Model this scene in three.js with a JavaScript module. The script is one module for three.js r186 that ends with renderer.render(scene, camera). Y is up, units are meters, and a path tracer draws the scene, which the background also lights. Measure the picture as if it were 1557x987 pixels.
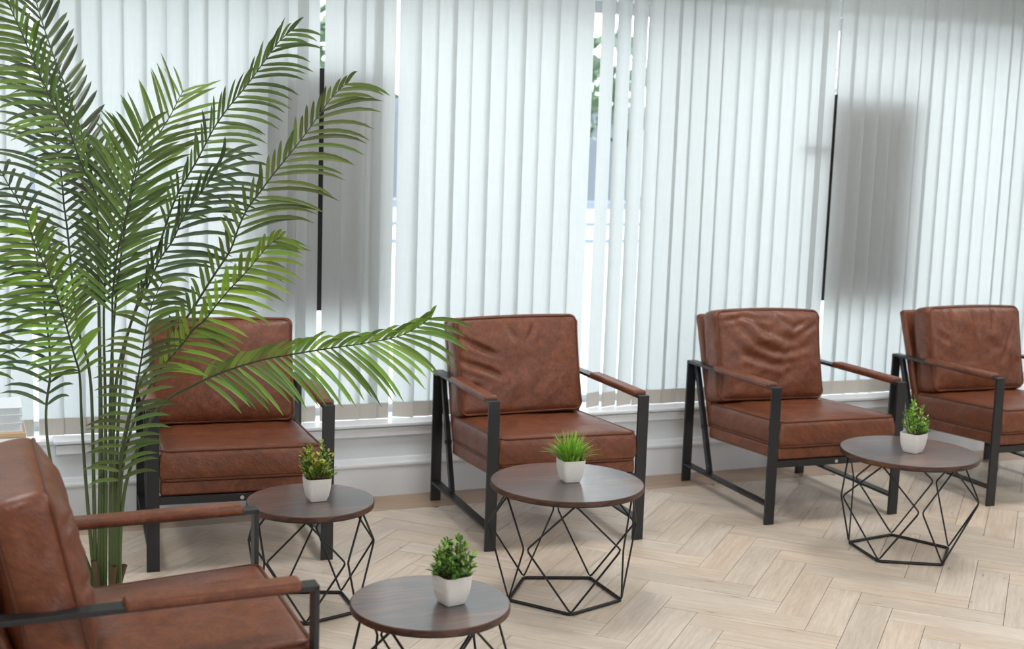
import * as THREE from 'three';
import { RoundedBoxGeometry } from 'three/addons/geometries/RoundedBoxGeometry.js';
import { mergeGeometries, mergeVertices } from 'three/addons/utils/BufferGeometryUtils.js';
import { RectAreaLightUniformsLib } from 'three/addons/lights/RectAreaLightUniformsLib.js';

// ---------------------------------------------------------------- camera, sky, lights, exposure
RectAreaLightUniformsLib.init();
const scene = new THREE.Scene();
const renderer = new THREE.WebGLRenderer();
renderer.toneMapping = THREE.LinearToneMapping;
renderer.toneMappingExposure = 1.0;
renderer.shadowMap.enabled = true;

const IMG_W = 1557, IMG_H = 987, FOCAL = 2021.5;                  // photograph frame, focal length in its pixels
const camera = new THREE.PerspectiveCamera(2 * Math.atan(IMG_H / 2 / FOCAL) * 180 / Math.PI, IMG_W / IMG_H, 0.05, 200);
camera.position.set(-2.281, 1.5764, 5.421);
camera.rotation.order = 'YXZ';
camera.rotation.set(-0.14133, -0.39826, 0.03355);
camera.focus = 4.3;
camera.userData.fStop = 3.2;
camera.updateMatrixWorld(true);
scene.add(camera);

scene.background = new THREE.Color().setRGB(3.45, 3.7, 3.87);       // bright overcast daylight

const FILL_LAMP_Y = 2.745;
const FILL_LAMP_SPOTS = [[-2.6, 1.0], [-0.4, 1.0], [1.8, 1.0], [4.0, 1.0], [-2.6, 3.6], [-0.4, 3.6], [1.8, 3.6], [4.0, 3.6]];  // invented ceiling panels that fill the room with light
const FILL_LAMP_COLOR = new THREE.Color().setRGB(1.0, 0.98, 0.955), FILL_LAMP_POWER = 19.5;

// ---------------------------------------------------------------- helpers
let seed = 12345;
function rnd() { seed = (seed * 1664525 + 1013904223) >>> 0; return seed / 4294967296; }
const rr = (a, b) => a + (b - a) * rnd();
const V = (x, y, z) => new THREE.Vector3(x, y, z);
const R = (d) => d * Math.PI / 180;
const clamp = (x, a, b) => Math.max(a, Math.min(b, x));
const smooth = (a, b, x) => { const t = clamp((x - a) / (b - a), 0, 1); return t * t * (3 - 2 * t); };
const lin = (r, g, b) => new THREE.Color().setRGB(r, g, b);

const taken = {};
function numbered(name) { const n = taken[name] = (taken[name] ?? -1) + 1; return n ? name + '_' + String(n).padStart(3, '0') : name; }
function shade(o) { o.castShadow = true; o.receiveShadow = true; return o; }
function part(name, geometry, material, parent) {
  const m = shade(new THREE.Mesh(Array.isArray(geometry) ? mergeGeometries(geometry) : geometry, material));
  m.name = name; parent.add(m); return m;
}
function tag(o, label, category, group) { o.userData.label = label; o.userData.category = category; if (group) o.userData.group = group; return o; }
function thing(name, label, category, [x, y, z] = [0, 0, 0], turn = 0, group) {
  const o = new THREE.Group(); o.name = numbered(name); o.position.set(x, y, z); o.rotation.y = turn; scene.add(o);
  return tag(o, label, category, group);
}
function struct(name, geometry, material, label, category) {
  const m = part(name, geometry, material, scene); m.userData.kind = 'structure'; return tag(m, label, category);
}
function strip(g) { const k = g.index ? g.toNonIndexed() : g; return k; }
function box(x0, x1, y0, y1, z0, z1, round = 0, seg = 2) {
  const w = x1 - x0, h = y1 - y0, d = z1 - z0;
  const g = round ? new RoundedBoxGeometry(w, h, d, seg, round) : new THREE.BoxGeometry(w, h, d);
  metreUV(g); return g.translate((x0 + x1) / 2, (y0 + y1) / 2, (z0 + z1) / 2);
}
function metreUV(g) {                                              // uv in metres, from the face each vertex lies on
  const p = g.attributes.position, n = g.attributes.normal, uv = new Float32Array(p.count * 2);
  for (let i = 0; i < p.count; i++) {
    const ax = Math.abs(n.getX(i)), ay = Math.abs(n.getY(i)), az = Math.abs(n.getZ(i));
    const a = ax > ay && ax > az ? [p.getZ(i), p.getY(i)] : ay > az ? [p.getX(i), p.getZ(i)] : [p.getX(i), p.getY(i)];
    uv[2 * i] = a[0]; uv[2 * i + 1] = a[1];
  }
  g.setAttribute('uv', new THREE.BufferAttribute(uv, 2)); return g;
}
function bar(p, q, width, thick, side, round = 0.0015) {           // flat bar from p to q, its width along `side`
  const d = q.clone().sub(p), len = d.length(), y = d.normalize(), x = side.clone().sub(y.clone().multiplyScalar(side.dot(y))).normalize(), z = x.clone().cross(y);
  const g = round ? new RoundedBoxGeometry(width, len, thick, 1, round) : new THREE.BoxGeometry(width, len, thick);
  metreUV(g);
  return g.applyMatrix4(new THREE.Matrix4().makeBasis(x, y, z)).translate((p.x + q.x) / 2, (p.y + q.y) / 2, (p.z + q.z) / 2);
}
function rod(points, radius, closed = false, seg = 24, rad = 6, type = 'centripetal') {
  return new THREE.TubeGeometry(new THREE.CatmullRomCurve3(points, closed, type), seg, radius, rad, closed);
}
// photograph pixel and distance along the lens axis -> point in the room
function at(px, py, depth) { return V((px - IMG_W / 2) / FOCAL * depth, -(py - IMG_H / 2) / FOCAL * depth, -depth).applyMatrix4(camera.matrixWorld); }
function pixelOf(p) { const q = p.clone().applyMatrix4(camera.matrixWorldInverse); return [IMG_W / 2 - q.x / q.z * FOCAL, IMG_H / 2 + q.y / q.z * FOCAL, -q.z]; }
camera.matrixWorldInverse.copy(camera.matrixWorld).invert();

// periodic value noise
const NT = new Float32Array(65536); for (let i = 0; i < 65536; i++) NT[i] = rnd();
function vnoise(x, y, px, py, s = 0) {
  const xi = Math.floor(x), yi = Math.floor(y), fx = x - xi, fy = y - yi, u = fx * fx * (3 - 2 * fx), v = fy * fy * (3 - 2 * fy);
  const m = (a, b) => ((a % b) + b) % b, h = (a, b) => NT[(m(a, px) * 131 + m(b, py) * 7919 + s * 3571) & 65535];
  return (h(xi, yi) * (1 - u) + h(xi + 1, yi) * u) * (1 - v) + (h(xi, yi + 1) * (1 - u) + h(xi + 1, yi + 1) * u) * v;
}
function fbm(u, v, fx, fy, oct, s = 0) { let a = 0, w = 0.5, t = 0; for (let o = 0; o < oct; o++) { a += w * vnoise(u * fx, v * fy, fx, fy, s + o); t += w; fx *= 2; fy *= 2; w *= 0.55; } return a / t; }
function texture(n, h, fn, color = true) {
  const d = new Uint8Array(n * h * 4);
  for (let j = 0; j < h; j++) for (let i = 0; i < n; i++) {
    const c = fn((i + 0.5) / n, (j + 0.5) / h), k = 4 * (j * n + i);
    if (typeof c === 'number') d[k] = d[k + 1] = d[k + 2] = clamp(c, 0, 1) * 255; else for (let q = 0; q < 3; q++) d[k + q] = clamp(c[q], 0, 255);
    d[k + 3] = 255;
  }
  const t = new THREE.DataTexture(d, n, h); t.wrapS = t.wrapT = THREE.RepeatWrapping; t.magFilter = THREE.LinearFilter; t.minFilter = THREE.LinearMipmapLinearFilter; t.generateMipmaps = true;
  if (color) t.colorSpace = THREE.SRGBColorSpace; t.needsUpdate = true; return t;
}
function scaled(t, x, y = x) { const c = t.clone(); c.repeat.set(x, y); c.needsUpdate = true; return c; }
const mixc = (a, b, t) => a.map((x, i) => x + (b[i] - x) * t);

// ---------------------------------------------------------------- materials
const std = (o) => new THREE.MeshStandardMaterial(o), phy = (o) => new THREE.MeshPhysicalMaterial(o);
const leatherMap = texture(512, 512, (u, v) => {
  const a = fbm(u, v, 12, 12, 5), b = fbm(u, v, 80, 80, 3, 9), c = fbm(u, v, 30, 30, 3, 20);
  return mixc([95, 51, 31], [149, 89, 57], clamp((a - 0.5) * 0.65 + 0.5 + (b - 0.5) * 0.7 + (c - 0.5) * 0.5, 0, 1));
});
const leatherBump = texture(512, 512, (u, v) => { const b = fbm(u, v, 90, 90, 2, 3), c = fbm(u, v, 20, 20, 3, 5); return 0.6 * b + 0.4 * c; }, false);
const M = {};
M.leather = phy({ map: scaled(leatherMap, 2.2), bumpMap: scaled(leatherBump, 3), bumpScale: 0.001, roughness: 0.4, color: lin(0.76, 0.7, 0.66) });
M.steel = phy({ color: lin(0.014, 0.015, 0.017), roughness: 0.38, metalness: 0.0 });
M.wire = std({ color: lin(0.012, 0.012, 0.013), roughness: 0.45, metalness: 0.2 });
M.bolt = std({ color: lin(0.6, 0.6, 0.58), roughness: 0.3, metalness: 0.7 });
const walnutMap = texture(1024, 1024, (u, v) => {
  const w = fbm(u, v, 4, 4, 4, 2) * 0.09, g = fbm(u, v + w, 6, 90, 4, 11), big = fbm(u, v, 4, 9, 4, 31), fine = fbm(u, v, 30, 240, 2, 41);
  const patch = smooth(0.48, 0.62, fbm(u, v, 3, 4, 3, 55));
  const t = clamp((g - 0.5) * 1.6 + (big - 0.5) * 1.2 + 0.45 + (fine - 0.5) * 0.5, 0, 1);
  return mixc(mixc([46, 30, 25], [98, 64, 48], t), mixc([62, 36, 26], [132, 84, 58], t), patch);
});
M.walnut = phy({ map: scaled(walnutMap, 1.4), roughness: 0.4, ior: 2.0, clearcoat: 1, clearcoatRoughness: 0.2, color: lin(0.66, 0.64, 0.64) });
M.walnutEdge = phy({ map: scaled(walnutMap, 1.4), roughness: 0.5, color: lin(0.66, 0.64, 0.64) });
const oakMap = texture(1024, 1024, (u, v) => {
  const wob = (fbm(u, v, 3, 6, 3, 7) - 0.5) * 0.022, g = fbm(u, v + wob, 4, 110, 4, 13), fine = fbm(u, v + wob, 24, 300, 2, 17), blot = fbm(u, v, 5, 12, 4, 23);
  const ring = 0.5 + 0.5 * Math.sin((v + wob * 3 + fbm(u, v, 2, 5, 2, 61) * 0.12) * 2 * Math.PI * 36);
  const knot = smooth(0.80, 0.9, fbm(u, v, 9, 40, 3, 71));
  const t = clamp(0.5 + (g - 0.5) * 1.0 + (fine - 0.5) * 0.6 + (blot - 0.5) * 0.9 + (ring - 0.5) * 0.1, 0, 1);
  return mixc(mixc([192, 177, 161], [220, 208, 194], t), [130, 106, 84], knot * 0.7);
});
const oakBump = texture(512, 512, (u, v) => fbm(u, v, 6, 128, 3, 13), false);
const OAK_TONES = [[0.93, 0.93, 0.93], [0.97, 0.95, 0.93], [1.0, 1.0, 1.0], [0.95, 0.92, 0.88], [0.9, 0.89, 0.87], [0.99, 0.95, 0.9]];
M.oak = OAK_TONES.map((c) => phy({ map: oakMap, bumpMap: oakBump, bumpScale: 0.0006, roughness: 0.42, ior: 1.8, color: lin(...c) }));
M.border = phy({ map: oakMap, bumpMap: oakBump, bumpScale: 0.0006, roughness: 0.34, color: lin(0.66, 0.54, 0.44) });
M.subfloor = std({ color: lin(0.16, 0.13, 0.1), roughness: 0.9 });
const paintBump = texture(256, 256, (u, v) => fbm(u, v, 40, 40, 3, 6), false);
M.paint = std({ color: lin(0.78, 0.84, 0.89), roughness: 0.55, bumpMap: scaled(paintBump, 4), bumpScale: 0.0006 });
M.gloss = phy({ color: lin(0.8, 0.84, 0.88), roughness: 0.3 });
M.ceiling = std({ color: lin(0.82, 0.82, 0.81), roughness: 0.9 });
const weave = texture(256, 256, (u, v) => { const a = fbm(u, v, 64, 6, 2, 4), b = fbm(u, v, 6, 90, 2, 8); const k = 240 + (a - 0.5) * 8 + (b - 0.5) * 3; return [k - 2, k + 1, k]; });
M.slat = phy({ map: scaled(weave, 4, 1.5), color: lin(0.63, 0.655, 0.665), roughness: 1, transmission: 0.6, thickness: 0, side: THREE.DoubleSide });
M.weight = std({ color: lin(0.55, 0.52, 0.47), roughness: 0.8 });  // brown shade against the backlight put into the colour; hem itself is whiter
M.rail = std({ color: lin(0.75, 0.75, 0.75), roughness: 0.4 });
M.glass = phy({ color: lin(1, 1, 1), roughness: 0, transmission: 1, thickness: 0, ior: 1.5 });
M.winFrame = std({ color: lin(0.7, 0.71, 0.72), roughness: 0.4 });
M.black = std({ color: lin(0.012, 0.012, 0.014), roughness: 0.4 });
M.pot = phy({ color: lin(0.78, 0.75, 0.72), roughness: 0.45, bumpMap: scaled(paintBump, 6), bumpScale: 0.0006 });
M.soil = std({ color: lin(0.035, 0.025, 0.018), roughness: 1 });
M.leaf = phy({ vertexColors: true, roughness: 0.36, transmission: 0.25, thickness: 0, side: THREE.DoubleSide });
M.smallLeaf = phy({ vertexColors: true, roughness: 0.42, transmission: 0.25, thickness: 0, side: THREE.DoubleSide });
M.nursery = std({ color: lin(0.02, 0.02, 0.02), roughness: 0.7 });
M.husk = std({ color: lin(0.12, 0.075, 0.04), roughness: 0.9 });

// ---------------------------------------------------------------- the room shell
const X0 = -4.2, X1 = 5.6, ZB = 7.3, CEIL = 2.8, SILL = 0.326, HEAD = 2.2, WX0 = -3.2, WX1 = 4.6, TH = 0.3;
struct('ceiling', box(X0 - TH, X1 + TH, CEIL, CEIL + 0.2, -TH, ZB + TH), M.ceiling, 'plain white ceiling above the waiting area', 'ceiling');
struct('wall_left', box(X0 - TH, X0, -0.2, CEIL, -TH, ZB + TH), M.paint, 'plain white side wall beyond the palm', 'wall');
struct('wall_right', box(X1, X1 + TH, -0.2, CEIL, -TH, ZB + TH), M.paint, 'plain white side wall beyond the last armchair', 'wall');
const FX0 = -1.1, FX1 = 1.6, FY0 = 0.35, FY1 = 2.45;                // unseen opening behind the camera, added to let in fill daylight
struct('wall_front', [box(X0, X1, -0.2, FY0, ZB, ZB + TH), box(X0, X1, FY1, CEIL, ZB, ZB + TH), box(X0, FX0, FY0, FY1, ZB, ZB + TH), box(FX1, X1, FY0, FY1, ZB, ZB + TH)], M.paint, 'plain white wall facing the window blinds', 'wall');
struct('wall_back', [box(X0, X1, -0.2, SILL - 0.02, -TH, 0), box(X0, X1, HEAD, CEIL, -TH, -0.09), box(X0, X1, 2.5, CEIL, -0.09, 0), box(X0, WX0, SILL - 0.02, HEAD, -TH, 0), box(WX1, X1, SILL - 0.02, HEAD, -TH, 0)],
  M.paint, 'low white painted wall under the long shop window', 'wall');
{
  // moulded sill with apron, and a tall skirting with a rounded top
  const SX0 = -1.95;
  const sill = struct('trim_1', box(SX0, X1, SILL - 0.016, SILL, -0.2, 0.034, 0.005), M.gloss, 'white gloss window sill below the vertical blinds', 'trim');
  part('apron_moulding', box(SX0 + 0.01, X1, SILL - 0.06, SILL - 0.02, 0, 0.022, 0.005), M.gloss, sill);
  const lsill = struct('trim_2', box(X0, SX0, SILL - 0.02, SILL - 0.005, -0.2, 0.004), M.gloss, 'flat white ledge of the window behind the palm', 'trim');
  const sk = new THREE.Shape(); sk.moveTo(0, 0); sk.lineTo(0.02, 0); sk.lineTo(0.02, 0.128); sk.quadraticCurveTo(0.027, 0.132, 0.026, 0.142); sk.quadraticCurveTo(0.025, 0.15, 0.016, 0.152); sk.quadraticCurveTo(0.012, 0.162, 0.008, 0.168); sk.lineTo(0, 0.17);
  const g = new THREE.ExtrudeGeometry(sk, { depth: X1 - X0, bevelEnabled: false, curveSegments: 6 }).rotateY(Math.PI / 2).translate(0, 0, 0);
  g.scale(1, 1, -1).translate(X0, 0, 0);
  const idx = g.index; if (!idx) { const p = g.attributes.position.array; for (let i = 0; i < p.length; i += 9) for (let k = 0; k < 3; k++) { const t = p[i + k]; p[i + k] = p[i + 6 + k]; p[i + 6 + k] = t; } }
  g.computeVertexNormals();
  struct('baseboard_back', g, M.gloss, 'tall white moulded skirting board below the window', 'skirting');
}
// herringbone floor: a slab and separate oak blocks
{
  const BORDER = 0.235, PW = 0.12, PN = 4, GAP = 0.0009, floor = struct('floor', box(X0, X1, -0.2, -0.014, 0, ZB), M.subfloor, 'pale oak herringbone parquet floor', 'floor');
  const variants = []; for (let k = 0; k < 12; k++) {
    const g = new THREE.BoxGeometry(PN * PW - GAP, 0.014, PW - GAP), u0 = rnd(), v0 = rnd(), p = g.attributes.position, uv = g.attributes.uv;
    for (let i = 0; i < p.count; i++) uv.setXY(i, u0 + p.getX(i) * 1.0, v0 + p.getZ(i) * 1.0);
    // small bevel: pull the top edge in
    for (let i = 0; i < p.count; i++) if (p.getY(i) > 0) { p.setX(i, p.getX(i) - Math.sign(p.getX(i)) * 0.0004); p.setZ(i, p.getZ(i) - Math.sign(p.getZ(i)) * 0.0004); }
    variants.push(g);
  }
  const blocks = [], c45 = Math.SQRT1_2;
  for (let i = -80; i < 100; i++) for (let j = -80; j < 100; j++) {
    const k = (((i - j) % (2 * PN)) + 2 * PN) % (2 * PN); let u, v, turn;
    if (k === 0) { u = (i + PN / 2) * PW; v = (j + 0.5) * PW; turn = 0; } else if (k === 2 * PN - 1) { u = (i + 0.5) * PW; v = (j + PN / 2) * PW; turn = Math.PI / 2; } else continue;
    const x = (u - v) * c45, z = (u + v) * c45;                    // u runs at 45 degrees to the window wall
    if (z < BORDER + 0.03) { if (z < BORDER - 0.19) continue; }
    if (x < X0 + 0.05 || x > X1 - 0.05 || z < 0.05 || z > ZB - 0.05) { if (x < X0 - 0.2 || x > X1 + 0.2 || z < -0.15 || z > ZB + 0.2) continue; }
    const [px, py, depth] = pixelOf(V(x, 0, z)), seen = depth > 0.5 && px > -60 && px < IMG_W + 60 && py > 640 && py < IMG_H + 40;
    blocks.push({ x, z, a: -Math.PI / 4 + (turn ? -Math.PI / 2 : 0), seen, depth, v: Math.floor(rnd() * 12), m: Math.floor(rnd() * 6), y: rr(-0.0003, 0.0003), flip: rnd() < 0.5 });
  }
  blocks.sort((a, b) => (b.seen - a.seen) || a.depth - b.depth);
  const rest = OAK_TONES.map(() => []);
  let n = 0;
  for (const b of blocks) {
    const inside = b.x > X0 + 0.19 && b.x < X1 - 0.19 && b.z > BORDER + 0.22 && b.z < ZB - 0.19;
    if (b.seen && inside && n < 300) { n++; const m = part('parquet_block', variants[b.v], M.oak[b.m], floor); m.position.set(b.x, -0.007 + b.y, b.z); m.rotation.y = b.a + (b.flip ? Math.PI : 0); }
    else rest[b.m].push(variants[b.v].clone().rotateY(b.a).translate(b.x, -0.007 + b.y, b.z));
  }
  // plain border boards along the window wall, level with the blocks and lying over their cut ends
  for (let x = X0, k = 0; x < X1 - 0.01; x += 1.4, k++) { const g = box(x + 0.0006, Math.min(x + 1.4, X1) - 0.0006, -0.02, 0.0012, 0.0005, BORDER, 0.0008, 1), uv = g.attributes.uv; for (let i = 0; i < uv.count; i++) uv.setXY(i, uv.getX(i) + k * 0.37, uv.getY(i) + k * 0.23); part('border_board', g, M.border, floor); }
  const all = mergeGeometries(rest.map((l) => mergeGeometries(l)), true);
  const m = part('parquet_blocks_beyond', all, M.oak, floor); m.userData.kind = 'stuff';
}

// ---------------------------------------------------------------- unseen lamps, added above the frame to light the room
for (const [x, z] of FILL_LAMP_SPOTS) {
  const l = thing('added_ceiling_light', 'added square white light panel flush in the ceiling', 'light', [x, FILL_LAMP_Y, z], 0, 'added ceiling light panels');
  const frame = [box(-0.31, 0.31, 0, 0.055, -0.31, -0.295), box(-0.31, 0.31, 0, 0.055, 0.295, 0.31), box(-0.31, -0.295, 0, 0.055, -0.295, 0.295), box(0.295, 0.31, 0, 0.055, -0.295, 0.295)];
  part('frame', frame, M.rail, l);
  part('diffuser', box(-0.295, 0.295, 0.012, 0.02, -0.295, 0.295), std({ color: lin(0.9, 0.9, 0.9), emissive: FILL_LAMP_COLOR, emissiveIntensity: 1.5, roughness: 0.8 }), l);
  const a = new THREE.RectAreaLight(FILL_LAMP_COLOR, FILL_LAMP_POWER, 0.58, 0.58); a.name = 'panel_glow'; a.position.set(0, -0.004, 0); a.rotation.x = -Math.PI / 2; l.add(a);
}

// ---------------------------------------------------------------- window: frame, panes, hanging displays, street
{
  const gz = -0.25, posts = [WX0, -2.0, 0.9 - 2.2, 0.62 + 0.55, 3.0, WX1];
  const w = struct('window_1', [box(WX0, WX1, SILL - 0.02, SILL + 0.03, gz - 0.03, gz + 0.03), box(WX0, WX1, HEAD - 0.05, HEAD, gz - 0.03, gz + 0.03), box(WX0, WX0 + 0.05, SILL, HEAD, gz - 0.03, gz + 0.03), box(WX1 - 0.05, WX1, SILL, HEAD, gz - 0.03, gz + 0.03)], M.winFrame, 'wide shop window behind the vertical blinds', 'window');
  const edges = [WX0 + 0.05, -1.93, 0.9, 3.1, WX1 - 0.05];
  for (let k = 0; k + 1 < edges.length; k++) {
    const p = part('pane', box(edges[k] + (k ? 0.02 : 0), edges[k + 1] - (k + 2 < edges.length ? 0.02 : 0), SILL + 0.03, HEAD - 0.05, gz - 0.003, gz + 0.003), M.glass, w);
    if (k) part('mullion', box(edges[k] - 0.02, edges[k] + 0.02, SILL + 0.03, HEAD - 0.05, gz - 0.03, gz + 0.03), M.winFrame, w);
  }
}
{
  const z = ZB + 0.15, w = struct('window_2', [box(FX0, FX1, FY0, FY0 + 0.05, z - 0.03, z + 0.03), box(FX0, FX1, FY1 - 0.05, FY1, z - 0.03, z + 0.03), box(FX0, FX0 + 0.05, FY0 + 0.05, FY1 - 0.05, z - 0.03, z + 0.03), box(FX1 - 0.05, FX1, FY0 + 0.05, FY1 - 0.05, z - 0.03, z + 0.03)], M.winFrame, 'added glazed front giving fill light, facing the window blinds', 'window');
  for (let k = 0; k < 2; k++) { const a = FX0 + 0.05 + k * (FX1 - FX0 - 0.1) / 2, b = FX0 + 0.05 + (k + 1) * (FX1 - FX0 - 0.1) / 2; part('pane', box(a + (k ? 0.02 : 0), b - (k < 1 ? 0.02 : 0), FY0 + 0.05, FY1 - 0.05, z - 0.003, z + 0.003), M.glass, w); if (k) part('mullion', box(a - 0.02, a + 0.02, FY0 + 0.05, FY1 - 0.05, z - 0.03, z + 0.03), M.winFrame, w); }
}
for (const cx of [-0.85, 1.955]) {
  const d = thing('display_screen', '', 'display', [cx, 0, -0.155], 0, 'portrait displays hanging in the window');
  d.userData.label = cx < 0 ? 'dark portrait display hanging behind the slats beside the palm' : 'dark portrait display hanging behind the slats, between the two armchairs furthest from the palm';
  part('housing', box(-0.28, 0.28, 0.8, 1.83, -0.02, 0.02, 0.006), M.black, d);
  part('screen', box(-0.27, 0.27, 0.815, 1.815, -0.0225, -0.0195), phy({ color: lin(0.02, 0.02, 0.025), roughness: 0.1 }), d);
  part('bracket', box(-0.42, 0.25, 1.555, 1.58, 0.02, 0.066), M.black, d);
  for (const s of [-1, 1]) part('hanging_rod', box(s * 0.18 - 0.005, s * 0.18 + 0.005, 1.82, HEAD + 0.001, -0.005, 0.005), M.winFrame, d);
}

// ---------------------------------------------------------------- vertical blinds
{
  const ZS = -0.068, HANG = 2.41, HEMB = 0.331, WID = 0.0955;
  function slatGeo(y0, y1, thick, w) {                              // gently cupped strip with real thickness
    const n = 6, pos = [], idx = [], uv = [];
    for (let s = 0; s < 2; s++) for (let j = 0; j < 2; j++) for (let i = 0; i <= n; i++) {
      const t = i / n * 2 - 1; pos.push(t * w / 2, j ? y1 : y0, 0.0008 * (1 - t * t) + (s ? -thick / 2 : thick / 2)); uv.push(i / n * w, j ? y1 : y0);
    }
    const id = (s, j, i) => s * 2 * (n + 1) + j * (n + 1) + i;
    for (let i = 0; i < n; i++) { idx.push(id(0, 0, i), id(0, 0, i + 1), id(0, 1, i + 1), id(0, 0, i), id(0, 1, i + 1), id(0, 1, i)); if (thick > 0) idx.push(id(1, 0, i + 1), id(1, 0, i), id(1, 1, i + 1), id(1, 0, i), id(1, 1, i), id(1, 1, i + 1)); }
    const g = new THREE.BufferGeometry(); g.setAttribute('position', new THREE.Float32BufferAttribute(pos, 3)); g.setAttribute('uv', new THREE.Float32BufferAttribute(uv, 2)); g.setIndex(idx); g.computeVertexNormals(); return g;
  }
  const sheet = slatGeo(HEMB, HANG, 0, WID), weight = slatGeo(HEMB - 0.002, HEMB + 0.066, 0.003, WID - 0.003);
  function blind(label, x0, x1, angles) {
    const b = thing('vertical_blind', label, 'blind', [0, 0, 0], 0);
    part('headrail', box(x0 - 0.03, x1 + 0.03, HANG, HANG + 0.045, 0.004, 0.05, 0.003), M.rail, b);
    for (let x = x0, k = 0; x < x1; x += 0.0813, k++) {
      let a = -6.5 + rr(-5, 3), dx = rr(-0.004, 0.004);
      for (const [xa, ang, off] of angles) if (Math.abs(x - xa) < 0.0407) { a = ang; dx = off; }
      const s = part('slat', sheet, M.slat, b); s.position.set(x + dx, 0, ZS); s.rotation.y = R(a); s.rotation.z = rr(-0.0012, 0.0012);
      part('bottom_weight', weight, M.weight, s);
    }
  }
  blind('white vertical slats behind the palm, beside the low cabinet', -3.12, -2.03, []);
  blind('white vertical slat blind behind the palm and the two armchairs next to it', -1.95, 0.345, [[-0.812, 8, 0.002], [-0.894, 4, -0.028], [-0.569, -4, -0.028], [-0.487, 5, 0.004], [-1.05, -20, 0], [-1.47, -18, 0.004], [-0.45, -22, 0.006], [-1.13, -22, 0]]);
  blind('white vertical slat blind behind the two armchairs furthest from the palm', 0.452, 4.5, [[0.45, 24, 0], [0.535, 21, 0], [0.615, 18, 0], [0.695, 13, 0], [0.86, 9, 0], [1.02, 8, 0], [1.67, 4, -0.018], [1.75, 3, 0.01], [2.24, 6, 0.006], [2.81, 8, 0.004]]);
}

// ---------------------------------------------------------------- the street outside, seen only through slits
{
  const pave = std({ color: lin(0.55, 0.54, 0.52), roughness: 0.9 }), white = std({ color: lin(0.82, 0.82, 0.8), roughness: 0.7 }), slate = std({ color: lin(0.2, 0.25, 0.33), roughness: 0.6 }), brick = std({ color: lin(0.22, 0.25, 0.3), roughness: 0.9 });
  struct('pavement', [box(-30, 40, -0.35, -0.15, -14, -TH), box(-30, 40, -0.35, -0.15, ZB + TH, 24)], pave, 'bright pavement outside the window', 'pavement');
  const gw = thing('garden_wall', 'low white wall across the street, seen through the blind gaps', 'wall', [6, -0.15, -7.5]);
  part('masonry', box(-16, 16, 0, 0.98, -0.12, 0.12), white, gw);
  for (const y of [0.62, 0.8]) part('rail', box(-16, 16, y, y + 0.03, 0.12, 0.15), slate, gw);
  part('coping', box(-16, 16, 0.98, 1.05, -0.16, 0.16), slate, gw);
  const b = thing('street_building', 'slate blue building across the street, seen through the blind gaps', 'building', [4, -0.15, -12]);
  part('walls', box(-14, 14, 0, 2.2, -1, 0), brick, b);
  for (let k = 0; k < 10; k++) { const wnd = part('window', box(-12.6 + k * 2.6, -11.2 + k * 2.6, 0.9, 2.0, 0, 0.04), M.winFrame, b); part('pane', box(-12.5 + k * 2.6, -11.3 + k * 2.6, 1.0, 1.9, 0.04, 0.05), phy({ color: lin(0.08, 0.1, 0.13), roughness: 0.08 }), wnd); }
  for (const [x, z] of [[4.5, -9.5], [7.5, -10], [1.2, -9.8]]) {
    const t = thing('street_tree', 'leafy green tree across the street, seen through the blind gaps', 'tree', [x, -0.15, z], 0, 'trees across the street');
    part('trunk', new THREE.CylinderGeometry(0.1, 0.14, 1.9, 8).translate(0, 0.95, 0), M.husk, t);
    const pos = [], col = [];
    for (let k = 0; k < 900; k++) {
      const d = V(rr(-1, 1), rr(-1, 1), rr(-1, 1)); if (d.lengthSq() > 1) continue; d.multiply(V(1.3, 0.85, 1.3)).add(V(0, 2.3, 0));
      const a = V(rr(-1, 1), rr(-1, 1), rr(-1, 1)).normalize().multiplyScalar(0.13), c = V(rr(-1, 1), rr(-1, 1), rr(-1, 1)).normalize().multiplyScalar(0.09), q = rr(0.7, 1.2);
      for (const p of [d.clone().sub(a), d.clone().add(c), d.clone().add(a), d.clone().sub(a), d.clone().add(a), d.clone().sub(c)]) { pos.push(p.x, p.y, p.z); col.push(0.06 * q, 0.13 * q, 0.05 * q); }
    }
    const g = new THREE.BufferGeometry(); g.setAttribute('position', new THREE.Float32BufferAttribute(pos, 3)); g.setAttribute('color', new THREE.Float32BufferAttribute(col, 3)); g.computeVertexNormals();
    part('crown', g, M.leaf, t).userData.kind = 'stuff';
  }
}

// ---------------------------------------------------------------- armchairs
const SEG = (p, a, b) => { const ax = b[0] - a[0], ay = b[1] - a[1], l2 = ax * ax + ay * ay, t = clamp(((p[0] - a[0]) * ax + (p[1] - a[1]) * ay) / l2, 0, 1); return [Math.hypot(p[0] - a[0] - t * ax, p[1] - a[1] - t * ay), t]; };
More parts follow.
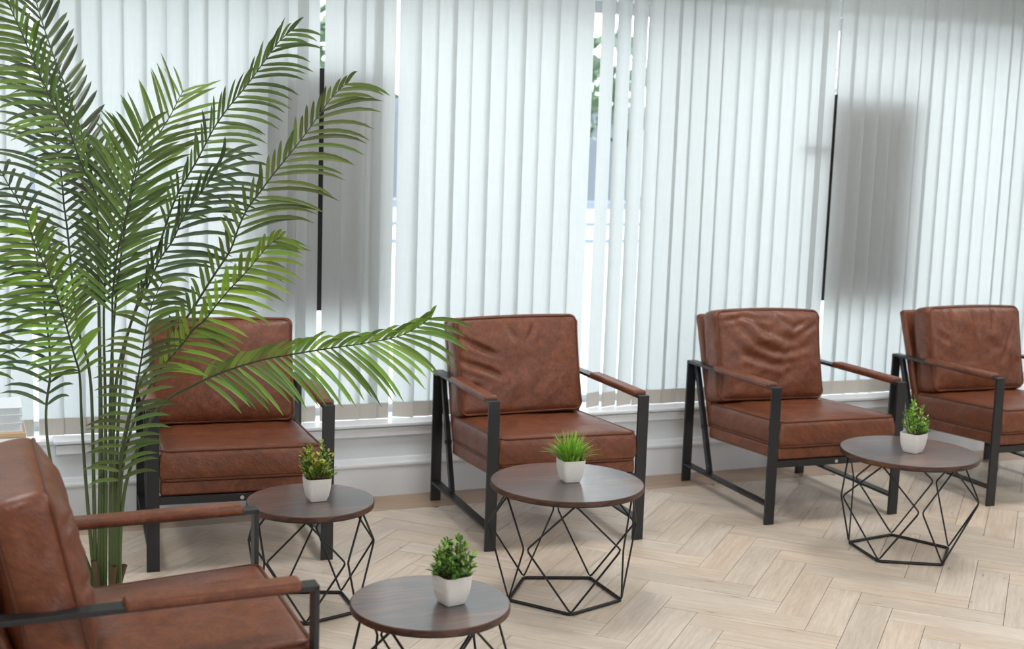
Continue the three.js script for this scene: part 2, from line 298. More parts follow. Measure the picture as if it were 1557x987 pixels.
// padded cushion: w x h, thickness t (front is +z); folds are creases [[x,y] polyline in -1..1, depth, width]
function cushion(w, h, t, { r = 0.022, bulge = 0.02, sag = 0, folds = [], rough = 0.003, top = 0, s = 0, waist = 0 }) {
  let g = new THREE.BoxGeometry(w, h, t, 56, 46, 10); g.deleteAttribute('uv'); g.deleteAttribute('normal'); g = mergeVertices(g, 1e-5);
  const p = g.attributes.position, uv = new Float32Array(p.count * 2);
  for (let i = 0; i < p.count; i++) {
    let x = p.getX(i), y = p.getY(i), z = p.getZ(i);
    uv[2 * i] = x + z * 0.8 + s * 0.37; uv[2 * i + 1] = y + z * 0.8 + s * 0.61;
    const ix = clamp(x, -w / 2 + r, w / 2 - r), iy = clamp(y, -h / 2 + r, h / 2 - r), iz = clamp(z, -t / 2 + r, t / 2 - r);
    const d = V(x - ix, y - iy, z - iz); if (d.lengthSq() > 1e-12 && (Math.abs(x) > w / 2 - r) + (Math.abs(y) > h / 2 - r) + (Math.abs(z) > t / 2 - r) > 1) { d.normalize().multiplyScalar(r); x = ix + d.x; y = iy + d.y; z = iz + d.z; }
    const a = clamp(2 * x / w, -1, 1), b = clamp(2 * y / h, -1, 1), zz = 2 * z / t;
    const inner = (1 - Math.pow(Math.abs(a), 4)) * (1 - Math.pow(Math.abs(b), 4)), face = smooth(0.2, 1, Math.abs(zz)) * Math.sign(zz);
    let dz = bulge * inner * face;
    const n = vnoise(a * 3 + 9 + s * 5, b * 3 + 9, 64, 64, s) + 0.5 * vnoise(a * 7 + 9, b * 7 + 9 + s * 3, 64, 64, s + 2) - 0.75;
    dz += rough * n * 2 * face * inner;
    if (zz > 0) for (const [line, depth, width] of folds) {
      let best = 9, bt = 0; for (let k = 0; k + 1 < line.length; k++) { const [dd, tt] = SEG([a * w / h, b], [line[k][0] * w / h, line[k][1]], [line[k + 1][0] * w / h, line[k + 1][1]]); if (dd < best) { best = dd; bt = (k + tt) / (line.length - 1); } }
      const q = best / width, taper = Math.sin(Math.PI * clamp(bt * 0.86 + 0.07, 0, 1));
      dz -= depth * taper * (Math.exp(-q * q) - 0.55 * Math.exp(-(q - 1.6) * (q - 1.6))) * face * smooth(0, 0.12, 1 - Math.abs(a) + 0.03) ;
    }
    // sides puff out a little, outline not perfectly straight
    const side = 1 - Math.pow(Math.abs(zz), 2);
    x += Math.sign(a) * smooth(0.9, 1, Math.abs(a)) * ((0.006 + rough * 1.6 * (vnoise(b * 4 + 7, zz * 1.5 + 5 + s, 64, 64, s + 4) - 0.4)) * side - waist * (1 - b * b));
    y += Math.sign(b) * smooth(0.9, 1, Math.abs(b)) * (0.006 * side + (b > 0 ? top * (1 - a * a) : 0)) + sag * (1 - a * a) * (b > 0 ? 1 : 0) * smooth(0.5, 1, b);
    p.setXYZ(i, x, y, z + dz);
  }
  g.setAttribute('uv', new THREE.BufferAttribute(uv, 2)); g.computeVertexNormals(); return g;
}
function piping(w, h, t, r, { top = 0, waist = 0, sag = 0 } = {}, face = 1) {
  const pts = [], c = r * (1 - Math.SQRT1_2), X = w / 2 - c + 0.0025, Y = h / 2 - c + 0.0025, q = r * 0.9, E = 0.0025, N = 14;
  const warp = (x, y) => V(x - Math.sign(x) * smooth(0.9, 1, Math.abs(2 * x / w)) * waist * (1 - (2 * y / h) ** 2), y + (y > 0 ? smooth(0.9, 1, 2 * y / h) * (top + sag) * (1 - (2 * x / w) ** 2) : 0), face * (t / 2 - c + E)); 
  const edge = (x0, y0, x1, y1) => { for (let k = 0; k <= N; k++) pts.push(warp(x0 + (x1 - x0) * k / N, y0 + (y1 - y0) * k / N)); };
  edge(-X + q, -Y, X - q, -Y); edge(X, -Y + q, X, Y - q); edge(X - q, Y, -X + q, Y); edge(-X, Y - q, -X, -Y + q);
  const g = new THREE.TubeGeometry(new THREE.CatmullRomCurve3(pts, true), 150, 0.0048, 6, true); return g;
}
const CH = { W: 0.31, D: 0.364, HF: 0.5835, HR: 0.574 };
const frameGeo = (() => {
  const X = V(1, 0, 0), out = {};
  out.front_leg = (s) => bar(V(s * CH.W, 0, CH.D), V(s * CH.W, CH.HF - 0.0005, CH.D), 0.045, 0.012, X);
  out.rear_leg = (s) => bar(V(s * CH.W, 0, -CH.D), V(s * CH.W, CH.HR - 0.0005, -CH.D), 0.045, 0.012, X);
  out.arm = (s) => bar(V(s * CH.W, CH.HR - 0.006, -CH.D - 0.006), V(s * CH.W, CH.HF - 0.006, CH.D + 0.006), 0.045, 0.012, X);
  out.rail = (s) => bar(V(s * CH.W, 0.083, -CH.D + 0.006), V(s * CH.W, 0.083, CH.D - 0.006), 0.04, 0.01, X);
  out.strut = (s) => bar(V(s * 0.298, 0.086, -0.166), V(s * 0.298, 0.565, -0.337), 0.02, 0.026, X);
  return out;
})();
function makeChair(name, label, pos, turn, opt) {
  const c = thing(name, label, 'armchair', pos, turn, 'brown leather armchairs');
  for (const s of [-1, 1]) {
    part('leg', frameGeo.front_leg(s), M.steel, c); part('leg', frameGeo.rear_leg(s), M.steel, c);
    const arm = part('armrest', frameGeo.arm(s), M.steel, c);
    const pad = box(-0.0275, 0.0275, -0.013, 0.013, (s < 0 ? opt.pad ?? -0.12 : -0.12), 0.332, 0.011, 3).rotateX(-Math.atan2(CH.HF - CH.HR, 2 * CH.D)).translate(s * CH.W, 0.5805, 0);
    const pd = part('arm_pad', pad, M.leather, arm); pd.userData.label = 'brown leather sleeve wrapped over the arm';
    part('side_rail', frameGeo.rail(s), M.steel, c);
    const st = part('back_strut', frameGeo.strut(s), M.steel, c);
    part('bolt', new THREE.CylinderGeometry(0.009, 0.009, 0.028, 12).rotateZ(Math.PI / 2).translate(s * 0.298, 0.288, -0.2385), M.steel, st);
  }
  const apron = part('front_rail', box(-CH.W + 0.0225, CH.W - 0.0225, 0.243, 0.272, 0.345, 0.37, 0.002), M.steel, c);
  part('screw_cap', new THREE.CylinderGeometry(0.007, 0.007, 0.004, 14).rotateX(Math.PI / 2).translate(0.0, 0.257, 0.3715), M.bolt, apron);
  const tilt = 0.058;                                              // the seat falls towards the back
  const seatM = new THREE.Matrix4().makeRotationX(tilt === 0 ? 0 : -tilt).setPosition(0, 0, 0);
  const put = (g, y, z) => g.applyMatrix4(seatM).translate(0, y, z);
  part('seat_base', put(metreUV(new RoundedBoxGeometry(0.572, 0.056, 0.585, 3, 0.012)), 0.284, 0.073), M.leather, c);
  const st = 0.112, so = { r: 0.022, bulge: 0.012, folds: opt.seatFolds || [], rough: 0.004, s: opt.s + 7 };
  const sg = cushion(0.572, 0.592, st, so).rotateX(-Math.PI / 2);
  const seat = part('seat_cushion', put(sg, 0.367, 0.077), M.leather, c);
  for (const f of [1, -1]) part('piping', put(piping(0.572, 0.592, st, 0.022, {}, f).rotateX(-Math.PI / 2), 0.367, 0.077), M.leather, seat);
  const backAngle = -Math.atan(0.3525);                            // the panel leans on the struts
  part('back_panel', metreUV(new RoundedBoxGeometry(0.565, 0.53, 0.042, 3, 0.014)).rotateX(backAngle).translate(0, 0.535, -0.302), M.leather, c);
  const bt = 0.125, bo = { r: 0.026, bulge: opt.bulge ?? 0.02, folds: opt.folds, rough: opt.rough ?? 0.004, s: opt.s, top: opt.top ?? 0.006, waist: opt.waist ?? 0.004 };
  const lean = -0.215 + (opt.lean || 0), bx = opt.bx ?? -0.02, bz = -0.212 + (opt.bz || 0);
  const back = part('back_cushion', cushion(0.55, 0.405, bt, bo).rotateZ(opt.rz || 0).rotateX(lean).translate(bx, 0.613, bz), M.leather, c);
  for (const f of [1, -1]) part('piping', piping(0.55, 0.405, bt, 0.026, bo, f).rotateZ(opt.rz || 0).rotateX(lean).translate(bx, 0.613, bz), M.leather, back);
  return c;
}
makeChair('armchair', 'brown leather armchair seen from the side, turned towards the small tables', [-1.934, 0, 2.345], 1.5768, { s: 1, pad: -0.045, bz: 0.01, bulge: 0.034, rough: 0.008, waist: 0.002, folds: [[[[-0.95, 0.6], [-0.3, 0.42], [0.1, 0.5]], 0.008, 0.06], [[[-0.95, -0.1], [-0.3, -0.3], [0.2, -0.3]], 0.009, 0.06], [[[0.9, 0.1], [0.5, -0.1], [0.2, -0.15]], 0.008, 0.06], [[[-0.8, -0.55], [-0.1, -0.6]], 0.007, 0.06], [[[0.95, -0.45], [0.4, -0.6]], 0.007, 0.06]] });
makeChair('armchair', 'brown leather armchair half hidden behind the tall palm fronds', [-1.329, 0, 0.409], -0.0738, { s: 2, bulge: 0.03, rough: 0.003, folds: [], bx: -0.01 });
makeChair('armchair', 'brown leather armchair behind the round table with the grass tuft', [-0.102, 0, 0.524], -0.0468, { s: 3, bulge: 0.014, rough: 0.004, folds: [[[[-0.98, 0.62], [-0.6, 0.35], [-0.35, 0.2]], 0.014, 0.065], [[[-0.98, 0.15], [-0.55, -0.08], [-0.3, -0.25]], 0.014, 0.065], [[[-0.2, 0.85], [0.0, 0.4]], 0.008, 0.065], [[[-0.98, -0.35], [-0.6, -0.45]], 0.008, 0.065], [[[0.3, 0.9], [0.15, 0.5]], 0.007, 0.065]], rz: 0.02 });
makeChair('armchair', 'brown leather armchair with heavily wrinkled back cushion', [1.146, 0, 0.521], -0.0312, { s: 4, bulge: 0.024, rough: 0.008, top: 0.012, waist: 0.008, folds: [[[[-0.7, 0.8], [-0.3, 0.25], [0.2, 0.0], [0.75, 0.2]], 0.011, 0.09], [[[-0.85, 0.5], [-0.5, 0.0], [0.0, -0.22], [0.6, -0.1]], 0.009, 0.09], [[[-0.5, 0.9], [-0.1, 0.5], [0.3, 0.35]], 0.008, 0.08], [[[0.9, 0.7], [0.55, 0.45]], 0.008, 0.07], [[[0.1, 0.9], [0.4, 0.6], [0.8, 0.75]], 0.007, 0.07], [[[-0.95, 0.75], [-0.5, 0.85], [0.0, 0.78]], 0.007, 0.06]], seatFolds: [[[[-0.3, 0.6], [0.2, 0.35]], 0.004, 0.1]], bx: -0.025, rz: -0.01 });
makeChair('armchair', 'brown leather armchair furthest along the window with upright pleated back cushion', [2.29, 0, 0.551], -0.0172, { s: 5, bulge: 0.022, rough: 0.006, top: 0.008, folds: [[[[-0.6, 0.9], [-0.5, 0.35]], 0.012, 0.07], [[[-0.1, 0.9], [0.0, 0.3]], 0.012, 0.07], [[[0.35, 0.9], [0.3, 0.4]], 0.011, 0.07], [[[-0.9, 0.4], [-0.6, 0.1]], 0.009, 0.07], [[[0.8, 0.6], [0.5, -0.3]], 0.009, 0.07]], bx: 0.0 });

// ---------------------------------------------------------------- round tables on bent-rod bases
function makeTable(label, x, z, rTop, h, rBase, rMid, phase, group) {
  const t = thing('side_table', label, 'table', [x, 0, z], 0, group);
  const th = 0.021, prof = [[0, -th], [rTop - 0.004, -th], [rTop - 0.001, -th + 0.002], [rTop, -th + 0.005]];
  const topProf = [[rTop, -th + 0.005], [rTop, -0.003], [rTop - 0.001, -0.001], [rTop - 0.003, 0]];
  const lathe = (pr) => new THREE.LatheGeometry(pr.map((p) => new THREE.Vector2(p[0], p[1])), 72).translate(0, h, 0);
  const disc = new THREE.CircleGeometry(rTop - 0.003, 72).rotateX(-Math.PI / 2).rotateY(phase * 0.03).translate(0, h, 0);
  { const p = disc.attributes.position, uv = disc.attributes.uv; for (let i = 0; i < p.count; i++) uv.setXY(i, p.getX(i) + x * 0.7, p.getZ(i) + z * 0.7); }
  const edge = lathe(topProf); { const uv = edge.attributes.uv; for (let i = 0; i < uv.count; i++) uv.setXY(i, uv.getX(i) * 1.6, uv.getY(i) * 0.02); }
  const top = part('table_top', disc, M.walnut, t); part('top_edge', edge, M.walnutEdge, top); part('top_underside', lathe(prof), M.wire, top);
  const yT = h - th - 0.005, yB = 0.006, yM = h * 0.575, rT = rTop * 0.86, P = (r, y, k) => V(r * Math.cos(R(phase + 72 * k)), y, r * Math.sin(R(phase + 72 * k)));
  const ringPts = (r, y) => { const o = []; for (let k = 0; k < 5; k++) { const a = P(r, y, k), b = P(r, y, k + 1); o.push(a.clone().lerp(b, 0.03), a.clone().lerp(b, 0.5), a.clone().lerp(b, 0.97)); } return o; };
  part('base_ring', new THREE.TubeGeometry(polyCurve(ringPts(rBase, yB), true), 90, 0.006, 8, true), M.wire, t);
  part('upper_ring', new THREE.TubeGeometry(polyCurve(ringPts(rT, yT), true), 60, 0.004, 6, true), M.wire, t);
  for (let k = 0; k < 5; k++) {                                    // five bent diamonds meeting at the waist
    const b = P(rBase, yB + 0.003, k), tp = P(rT, yT + 0.002, k), m0 = P(rMid, yM, k - 0.485), m1 = P(rMid, yM, k + 0.485), pts = [];
    const corner = (prev, c, next, f) => { pts.push(c.clone().lerp(prev, f), c.clone().lerp(prev, f * 0.25).lerp(next, f * 0.25 * 0.5), c.clone().lerp(next, f)); };
    corner(m0, b, m1, 0.05); corner(b, m1, tp, 0.05); corner(m1, tp, m0, 0.05); corner(tp, m0, b, 0.05);
    part('rod', new THREE.TubeGeometry(polyCurve(pts, true), 96, 0.0036, 6, true), M.wire, t);
  }
  return t;
}
function polyCurve(pts, closed) { const c = new THREE.CurvePath(), n = pts.length; for (let i = 0; i < n - (closed ? 0 : 1); i++) c.add(new THREE.LineCurve3(pts[i], pts[(i + 1) % n])); return c; }
const TB = [
  makeTable('larger round walnut table with a pot of spiky grass on it', -0.366, 1.405, 0.2639, 0.4075, 0.205, 0.274, 107.5),
  makeTable('larger round walnut table between the two armchairs furthest from the palm', 1.137, 1.342, 0.2639, 0.4075, 0.205, 0.274, 81.5),
  makeTable('small round walnut table with a yellowish leafy plant, in front of the palm-side armchair', -1.228, 1.264, 0.2085, 0.37, 0.166, 0.218, 36),
  makeTable('small round walnut table with a bushy dark green plant, beside the side-on armchair', -1.166, 2.287, 0.2085, 0.37, 0.166, 0.218, 70),
];

// ---------------------------------------------------------------- small potted plants
function potGeo(s, h) {                                            // square pot, rounded towards the foot
  const rings = [[0.60, 0], [0.66, 0.03], [0.8, 0.22], [0.9, 0.45], [0.97, 0.75], [1.0, 1.0], [0.985, 1.0], [0.94, 1.0], [0.92, 0.86]], n = 28, pos = [], idx = [];
  for (const [k, y] of rings) for (let i = 0; i < n; i++) { const a = i / n * 2 * Math.PI, c = Math.cos(a), q = Math.sin(a), e = 0.34 - 0.08 * (1 - y); pos.push(k * s / 2 * Math.sign(c) * Math.pow(Math.abs(c), e), y * h, k * s / 2 * Math.sign(q) * Math.pow(Math.abs(q), e)); }
  for (let r = 0; r + 1 < rings.length; r++) for (let i = 0; i < n; i++) { const a = r * n + i, b = r * n + (i + 1) % n, c = a + n, d = b + n; idx.push(a, c, b, b, c, d); }
  pos.push(0, 0, 0); const o = pos.length / 3 - 1; for (let i = 0; i < n; i++) idx.push(o, i, (i + 1) % n);
  const g = new THREE.BufferGeometry(); g.setAttribute('position', new THREE.Float32BufferAttribute(pos, 3)); g.setIndex(idx); g.computeVertexNormals();
  g.setAttribute('uv', new THREE.Float32BufferAttribute(pos.filter((_, i) => i % 3 < 2), 2)); return g;
}
function ribbon(points, widths, normal, fold, col, out) {          // tapering folded blade pushed into out.pos/col/idx
  const b0 = out.pos.length / 3;
  for (let i = 0; i < points.length; i++) {
    const t = points[Math.min(i + 1, points.length - 1)].clone().sub(points[Math.max(i - 1, 0)]).normalize(), side = t.clone().cross(normal).normalize(), up = side.clone().cross(t), w = widths[i] / 2, p = points[i];
    for (const k of [-1, 0, 1]) { const q = p.clone().addScaledVector(side, k * w).addScaledVector(up, Math.abs(k) * w * fold); out.pos.push(q.x, q.y, q.z); const s = k ? 1 : 0.88; out.col.push(col[0] * s, col[1] * s, col[2] * s); }
  }
  for (let i = 0; i + 1 < points.length; i++) for (let k = 0; k < 2; k++) { const a = b0 + i * 3 + k; out.idx.push(a, a + 1, a + 4, a, a + 4, a + 3); }
}
function finish(o) { const g = new THREE.BufferGeometry(); g.setAttribute('position', new THREE.Float32BufferAttribute(o.pos, 3)); g.setAttribute('color', new THREE.Float32BufferAttribute(o.col, 3)); g.setIndex(o.idx); g.computeVertexNormals(); return g; }
const POT_S = 0.085, POT_H = 0.078;
function pottedPlant(label, x, y, z, turn, kind) {
  const t = thing('potted_plant', label, 'plant', [x, y, z], turn, 'small plants in white square pots');
  const pot = part('pot', potGeo(POT_S, POT_H), M.pot, t);
  part('soil', box(-POT_S * 0.44, POT_S * 0.44, POT_H * 0.72, POT_H * 0.85, -POT_S * 0.44, POT_S * 0.44, 0.006), M.soil, pot);
  const o = { pos: [], col: [], idx: [] }, y0 = POT_H * 0.84, stems = [];
  if (kind === 'grass') {
    for (let k = 0; k < 230; k++) {
      const a = rr(0, 2 * Math.PI), r0 = Math.sqrt(rnd()) * 0.036, lean = Math.pow(rnd(), 0.8) * 0.95, len = rr(0.075, 0.125) * (1 - 0.25 * lean), q = [], w = [];
      for (let i = 0; i <= 4; i++) { const s = i / 4, l = lean * (0.5 + 0.7 * s); q.push(V(Math.cos(a) * (r0 + Math.sin(l) * len * s), y0 + Math.cos(l * 0.9) * len * s - 0.01 * lean * s * s, Math.sin(a) * (r0 + Math.sin(l) * len * s))); w.push(0.0062 * (1 - s * s * 0.92)); }
      const g = rr(0.65, 1.35); ribbon(q, w, V(Math.cos(a) * 0.6, 1, Math.sin(a) * 0.6), 0.4, [0.27 * g, 0.52 * g, 0.045 * g], o);
    }
  } else {
    const spec = { box: { n: 56, h: 0.108, spread: 0.06, cols: [[0.06, 0.18, 0.02], [0.16, 0.36, 0.035], [0.3, 0.52, 0.07]], leaf: 0.0165 }, gold: { n: 46, h: 0.13, spread: 0.066, cols: [[0.07, 0.21, 0.03], [0.32, 0.46, 0.035], [0.62, 0.62, 0.07]], leaf: 0.0165 }, fresh: { n: 36, h: 0.15, spread: 0.056, cols: [[0.09, 0.27, 0.04], [0.28, 0.56, 0.06], [0.5, 0.74, 0.12]], leaf: 0.0165 } }[kind];
    for (let k = 0; k < spec.n; k++) {
      const a = rr(0, 2 * Math.PI), e = rnd(), top = V(Math.cos(a) * spec.spread * Math.sqrt(1 - e * e * 0.9) * rr(0.55, 1.1), y0 + spec.h * (0.15 + 0.85 * e) * rr(0.8, 1.05), Math.sin(a) * spec.spread * Math.sqrt(1 - e * e * 0.9) * rr(0.55, 1.1));
      const root = V(Math.cos(a) * 0.014, y0 - 0.008, Math.sin(a) * 0.014), midp = root.clone().lerp(top, 0.5).add(V(Math.cos(a) * 0.006, 0.006, Math.sin(a) * 0.006));
      const cv = new THREE.CatmullRomCurve3([root, midp, top]); stems.push(new THREE.TubeGeometry(cv, 6, 0.0009, 4));
      for (let j = 0; j < 11; j++) {
        const s = 0.3 + 0.7 * j / 10, p = cv.getPoint(s), tang = cv.getTangent(s), az = j * 2.4 + a, sd = V(Math.cos(az), rr(0.1, 0.7), Math.sin(az)).addScaledVector(tang, j === 10 ? 2 : 0.5).normalize(), L = spec.leaf * rr(0.75, 1.25), q = [], w = [];
        for (let i = 0; i <= 3; i++) { const f = i / 3; q.push(p.clone().addScaledVector(sd, L * f).add(V(0, -0.0025 * f * f, 0))); w.push(L * 0.58 * Math.sin(Math.PI * (0.12 + 0.82 * f))); }
        const c = spec.cols[Math.min(2, Math.floor(Math.pow(rnd(), 1.1) * 3))], g = rr(0.8, 1.2); ribbon(q, w, V(rr(-0.3, 0.3), 1, rr(-0.3, 0.3)), 0.3, c.map((v) => v * g), o);
      }
    }
    part('stems', stems, M.husk, t).userData.kind = 'stuff';
  }
  part('foliage', finish(o), M.smallLeaf, t).userData.kind = 'stuff';
  return t;
}
pottedPlant('spiky bright green grass tuft in a white pot on a larger round table', -0.355, 0.4075, 1.404, R(-2), 'grass');
pottedPlant('upright bright green sprig plant in a white pot, on the table furthest from the palm', 1.135, 0.4075, 1.365, R(20), 'fresh');
pottedPlant('yellow-tipped leafy plant in a white pot on the small table by the palm-side armchair', -1.21, 0.37, 1.272, R(0), 'gold');
pottedPlant('bushy dark green plant in a white pot, on the small table beside the side-on armchair', -1.118, 0.37, 2.312, R(12), 'box');

// ---------------------------------------------------------------- the tall palm
{
  const base = V(-1.885, 0, 1.4), palm = thing('potted_palm', 'tall green palm with long feathery fronds behind the side-on armchair', 'plant', [base.x, 0, base.z]);
  const D0 = pixelOf(V(base.x, 0.3, base.z))[2];
  const potG = new THREE.LatheGeometry([[0, 0], [0.085, 0], [0.088, 0.01], [0.1, 0.13], [0.105, 0.13], [0.105, 0.14], [0.096, 0.14], [0.094, 0.11]].map((p) => new THREE.Vector2(...p)), 32);
  const pot = part('pot', potG, M.nursery, palm); part('soil', new THREE.CylinderGeometry(0.094, 0.092, 0.02, 24).translate(0, 0.11, 0), M.soil, pot);
  for (let k = 0; k < 5; k++) { const a = k * 1.3, g = rod([V(Math.cos(a) * 0.03, 0.11, Math.sin(a) * 0.03), V(Math.cos(a) * 0.034, 0.19, Math.sin(a) * 0.034), V(Math.cos(a) * 0.05, 0.25 + 0.015 * k, Math.sin(a) * 0.05)], 0.009, false, 10, 6); part('husk', g, M.husk, palm); }
  // each frond: pixels from the foot to the tip, how far the tip leans to the viewer, first leafy pixel index, per side [length m, lean out of the frond's plane, angle from the rib], tone
  const F = [
    { p: [[155, 880], [156, 780], [154, 650], [151, 500], [149, 375], [146, 297], [133, 238], [122, 195], [105, 146], [84, 92], [62, 27], [45, -35], [20, -110]], dz: -0.25, n: 31, s: 4.6, L: [0.17, 30, 52], R: [0.125, -32, 46], c: [0.066, 0.093, 0.043], w: 0.017, gR: 0.02 },
    { p: [[150, 880], [152, 760], [152, 600], [150, 450], [149, 340], [141, 283], [129, 261], [117, 232], [105, 197], [85, 166], [71, 136], [55, 102], [40, 66], [27, 37], [5, -10], [-30, -60]], dz: 0.25, n: 33, s: 5.6, L: [0.16, 20, 66], R: [0.13, 55, 50], c: [0.160, 0.276, 0.048], w: 0.0125, one: 1, g: 0.5 },
    { p: [[145, 880], [143, 760], [140, 624], [138, 584], [132, 542], [121, 510], [113, 458], [107, 395], [102, 346], [97, 310], [94, 273], [90, 241], [84, 202], [75, 160], [62, 120], [48, 85]], dz: -0.2, n: 32, s: 5.3, L: [0.2, 10, 62], R: [0.12, -25, 58], c: [0.078, 0.114, 0.051], w: 0.0125, one: 1, gR: 0.05 },
    { p: [[168, 880], [168, 750], [168, 600], [174, 480], [184, 390], [195, 320], [213, 250], [228, 224], [244, 200], [260, 174], [272, 150], [279, 137]], dz: -0.25, n: 19, s: 4.2, L: [0.17, 10, 58], R: [0.18, 10, 42], c: [0.156, 0.242, 0.048], w: 0.0125, one: 1, g: 0.15 },
    { p: [[172, 880], [172, 760], [171, 620], [171, 479], [171, 450], [175, 416], [179, 382], [187, 350], [196, 304], [206, 255], [210, 225], [214, 195]], dz: 0.12, n: 26, s: 3.0, L: [0.175, 15, 46], R: [0.165, 15, 50], c: [0.125, 0.217, 0.044], w: 0.0125, one: 1, g: 0.25 },
    { p: [[170, 880], [171, 760], [173, 640], [180, 560], [198, 495], [222, 425], [243, 370], [257, 328], [269, 297], [284, 270], [300, 243], [315, 214], [327, 192], [350, 160], [375, 130], [400, 96], [425, 62], [447, 43]], dz: -0.2, n: 30, s: 6.5, L: [0.09, 45, 42], R: [0.145, 20, 60], c: [0.114, 0.197, 0.046], w: 0.013 },
    { p: [[174, 880], [176, 760], [180, 640], [188, 540], [200, 489], [209, 467], [223, 440], [233, 416], [245, 391], [262, 367], [279, 330], [296, 306], [316, 279], [330, 258], [342, 233]], dz: 0.0, n: 21, s: 4.8, L: [0.1, 50, 36], R: [0.175, 10, 50], c: [0.075, 0.125, 0.053], w: 0.013, up: 1 },
    { p: [[176, 880], [178, 780], [186, 680], [210, 590], [235, 545], [262, 512], [291, 473], [311, 441], [331, 410], [351, 379], [363, 345], [377, 316], [394, 294], [413, 268], [436, 240], [459, 211], [487, 172], [507, 145], [530, 124]], dz: 0.05, n: 36, s: 4.6, L: [0.085, 30, 44], R: [0.19, 8, 52], c: [0.138, 0.206, 0.046], w: 0.0125, one: 1, up: 1 },
    { p: [[178, 880], [180, 790], [190, 690], [212, 620], [240, 567], [259, 544], [280, 520], [293, 502], [312, 486], [328, 465], [351, 438], [374, 414], [394, 390], [412, 370], [430, 359]], dz: 0.2, n: 22, s: 4.0, L: [0.11, 45, 42], R: [0.155, 22, 54], c: [0.264, 0.420, 0.050], w: 0.013, g: 0.4 },
    { p: [[182, 880], [184, 800], [192, 735], [212, 675], [240, 622], [266, 600], [291, 588], [314, 576], [338, 566], [364, 557], [399, 547], [443, 539], [499, 530], [554, 522], [610, 510], [640, 494], [656, 482]], dz: 0.1, n: 33, s: 6.6, L: [0.1, 35, 44], R: [0.19, 8, 50], c: [0.208, 0.358, 0.061], w: 0.0135, one: 1, up: 1 },
    { p: [[177, 880], [178, 782], [180, 743], [187, 682], [193, 657], [201, 617], [209, 578], [216, 540], [222, 500], [232, 460], [250, 425]], dz: 0.22, n: 26, s: 2.1, L: [0.12, 30, 76], R: [0.135, 20, 50], c: [0.125, 0.199, 0.044], w: 0.013, up: 1 },
    { p: [[143, 880], [136, 800], [128, 700], [124, 637], [122, 584], [120, 563], [113, 540], [105, 511], [97, 482], [87, 453], [76, 424], [66, 400], [53, 370], [43, 340]], dz: 0.3, n: 28, s: 4.6, L: [0.16, 20, 68], R: [0.125, 20, 46], c: [0.2, 0.36, 0.05], w: 0.012, one: 1, g: 0.45 },
    { p: [[140, 880], [116, 815], [88, 742], [75, 690], [70, 640], [71, 611], [76, 574], [75, 526], [71, 492], [66, 453], [60, 413], [48, 360], [34, 318], [15, 285], [-4, 252], [-40, 205]], dz: 0.0, n: 26, s: 4.5, L: [0.155, 10, 64], R: [0.11, -40, 52], c: [0.070, 0.125, 0.057], w: 0.012, g: 0.7 },
    { p: [[138, 880], [100, 830], [40, 770], [-10, 690], [-40, 600], [-50, 540], [-60, 480], [-90, 420]], dz: 0.15, n: 15, s: 4.2, L: [0.14, 10, 60], R: [0.15, 10, 62], c: [0.137, 0.252, 0.050], w: 0.013, g: 0.9 },

    { p: [[160, 880], [161, 740], [160, 600], [158, 480], [160, 420], [164, 370], [168, 320], [166, 270], [158, 225]], dz: -0.1, n: 20, s: 3.2, L: [0.13, 20, 50], R: [0.13, 20, 50], c: [0.09, 0.15, 0.04], w: 0.014 },
  ];
  const mass = { pos: [], col: [], idx: [] };
  const rib = lin(0.09, 0.13, 0.035);
  for (const f of F) {
    const n = f.p.length, world = f.p.map(([px, py], i) => { const t = i / (n - 1); const q = at(px, py, D0 - f.dz * t * t); return q.sub(base); });
    // petioles meet in the soil
    const foot = V(clamp(world[0].x, -0.06, 0.06), 0.11, clamp(world[0].z, -0.05, 0.05));
    const cv = new THREE.CatmullRomCurve3([foot, ...world], false, 'centripetal'), N = 60, tot = n;
    const pos = [], idx = [], colr = []; const fr = 6;
    const frames = cv.computeFrenetFrames(N, false);
    for (let i = 0; i <= N; i++) { const u = i / N, P = cv.getPointAt(u), r = 0.0055 * (1 - u) + 0.0012; for (let k = 0; k < fr; k++) { const a = k / fr * 2 * Math.PI, q = P.clone().addScaledVector(frames.normals[i], Math.cos(a) * r).addScaledVector(frames.binormals[i], Math.sin(a) * r); pos.push(q.x, q.y, q.z); const k2 = smooth(0.75, 0.2, u); colr.push(rib.r * (0.6 + 0.4 * k2), rib.g * (0.5 + 0.5 * k2), rib.b); } }
    for (let i = 0; i < N; i++) for (let k = 0; k < fr; k++) { const a = i * fr + k, b = i * fr + (k + 1) % fr, c = a + fr, d = b + fr; idx.push(a, b, c, b, d, c); }
    const g = new THREE.BufferGeometry(); g.setAttribute('position', new THREE.Float32BufferAttribute(pos, 3)); g.setAttribute('color', new THREE.Float32BufferAttribute(colr, 3)); g.setIndex(idx); g.computeVertexNormals();
    const frond = part('frond', g, M.leaf, palm);
    // leaflets
    const t0 = (f.s + 1) / tot;
    const lens = cv.getLengths(400), total = lens[400], uStart = lens[Math.round(t0 * 400)] / total;
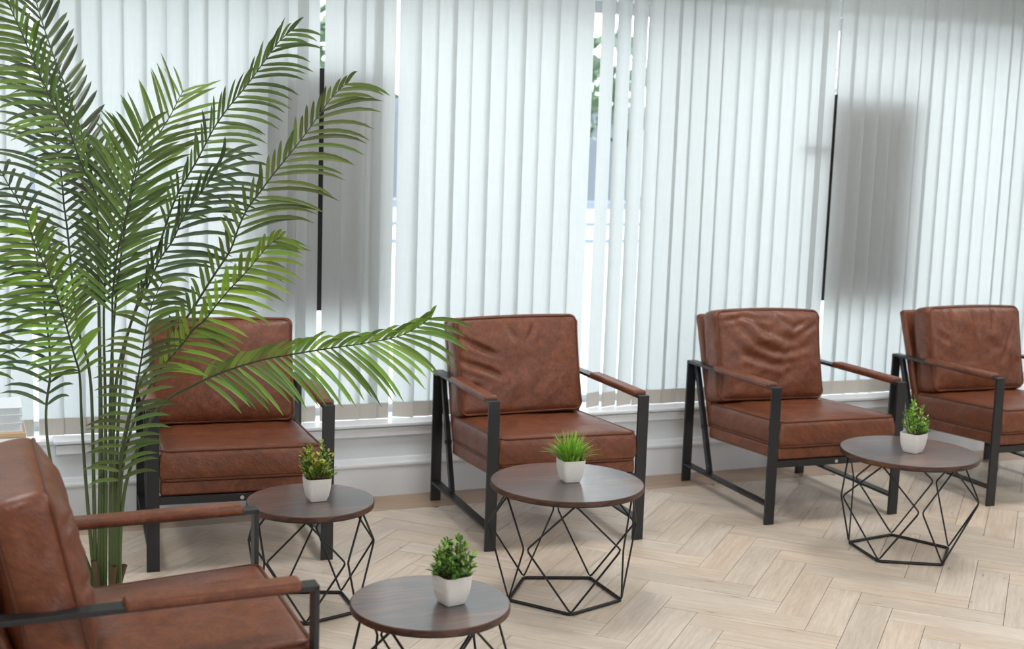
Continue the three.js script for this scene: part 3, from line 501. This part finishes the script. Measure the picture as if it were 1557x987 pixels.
    for (let i = 0; i < f.n; i++) {
      const s = (i + 0.5) / f.n, u = Math.min(0.998, uStart + (1 - uStart) * s);
      const P = cv.getPointAt(u), T = cv.getTangentAt(u), toCam = camera.position.clone().sub(base).sub(P).normalize();
      const Nn = toCam.clone().addScaledVector(T, -toCam.dot(T)).normalize(), B = T.clone().cross(Nn).normalize();
      for (const sd of [-1, 1]) {
        const [len0, alpha, phi] = sd < 0 ? f.L : f.R, a = R(alpha + rr(-9, 9)), ph = R(phi * (1 - 0.38 * s * s) + rr(-5, 5));
        const len = len0 * (0.62 + 0.75 * Math.sin(Math.PI * (0.16 + 0.66 * s))) * 0.86 * rr(0.9, 1.08) * (s > 0.9 ? 0.78 : 1);
        const lat = B.clone().multiplyScalar(sd * Math.cos(a)).addScaledVector(Nn, Math.sin(a));
        const dir = T.clone().multiplyScalar(Math.cos(ph)).addScaledVector(lat, Math.sin(ph)).normalize();
        const grav = (sd > 0 ? f.gR ?? f.g ?? 0.55 : f.g ?? 0.55) * rr(0.8, 1.25), q = [P.clone()], w = [f.w * 0.35], K = 6, dcur = dir.clone();
        for (let k = 1; k <= K; k++) { const t = k / K; dcur.copy(dir).add(V(0, -grav * t * t * 1.1, 0)).normalize(); q.push(q[k - 1].clone().addScaledVector(dcur, len / K)); w.push(f.w * (k === K ? 0.04 : Math.pow(Math.sin(Math.PI * (0.16 + 0.78 * t)), 0.75))); }
        const nrm = Nn.clone().multiplyScalar(Math.cos(a)).addScaledVector(B, -sd * Math.sin(a)).normalize();
        const k = rr(0.6, 1.5), yel = rr(0.9, 1.15), out = f.one ? { pos: [], col: [], idx: [] } : mass;
        ribbon(q, w, nrm, 0.35, [f.c[0] * k * yel, f.c[1] * k, f.c[2] * k], out);
        if (f.one) part('leaflet', finish(out), M.leaf, frond);
      }
    }
  }
  const m = part('leaflets', finish(mass), M.leaf, palm); m.userData.kind = 'stuff';
}

// ---------------------------------------------------------------- low cabinet with papers behind the side-on armchair
{
  const c = thing('low_cabinet', 'low white cabinet behind the side-on armchair, beside the window', 'cabinet', [-2.57, 0, 0.5]);
  part('carcass', box(-0.48, 0.48, 0, 0.46, -0.2, 0.2, 0.004), M.gloss, c); part('top', box(-0.49, 0.5, 0.46, 0.482, -0.21, 0.21, 0.004), M.gloss, c);
  for (const s of [-1, 1]) { const d = part('door', box(s * 0.24 - 0.235, s * 0.24 + 0.235, 0.03, 0.45, 0.2, 0.216, 0.003), M.gloss, c); part('handle', box(s * 0.04 - 0.006, s * 0.04 + 0.006, 0.2, 0.32, 0.216, 0.236, 0.004), M.bolt, d); }
  const b = part('wooden_tray', box(-2.6, -2.075, 0.482, 0.5, 0.4, 0.62, 0.004), phy({ map: oakMap, roughness: 0.5, color: lin(0.9, 0.72, 0.5) }), scene);
  tag(b, 'pale wooden tray on the low white cabinet', 'tray');
  const spec = [[0.5, 0.528], [0.528, 0.557], [0.557, 0.586]];
  spec.forEach(([y0, y1], i) => {
    const o = thing('white_folder', ['white folder lying at the bottom of the pile on the wooden tray', 'white folder in the middle of the pile on the wooden tray', 'white folder lying on top of the pile on the wooden tray'][i], 'folder', [-2.3, y0, 0.505], 0, 'white folders on the tray');
    part('cover', [box(-0.2, 0.215, 0, 0.003, -0.095, 0.095), box(-0.2, 0.215, y1 - y0 - 0.004, y1 - y0 - 0.001, -0.095, 0.095)], M.gloss, o);
    part('pages', box(-0.19, 0.205, 0.003, y1 - y0 - 0.004, -0.09, 0.09), M.paint, o);
  });
}
renderer.render(scene, camera);
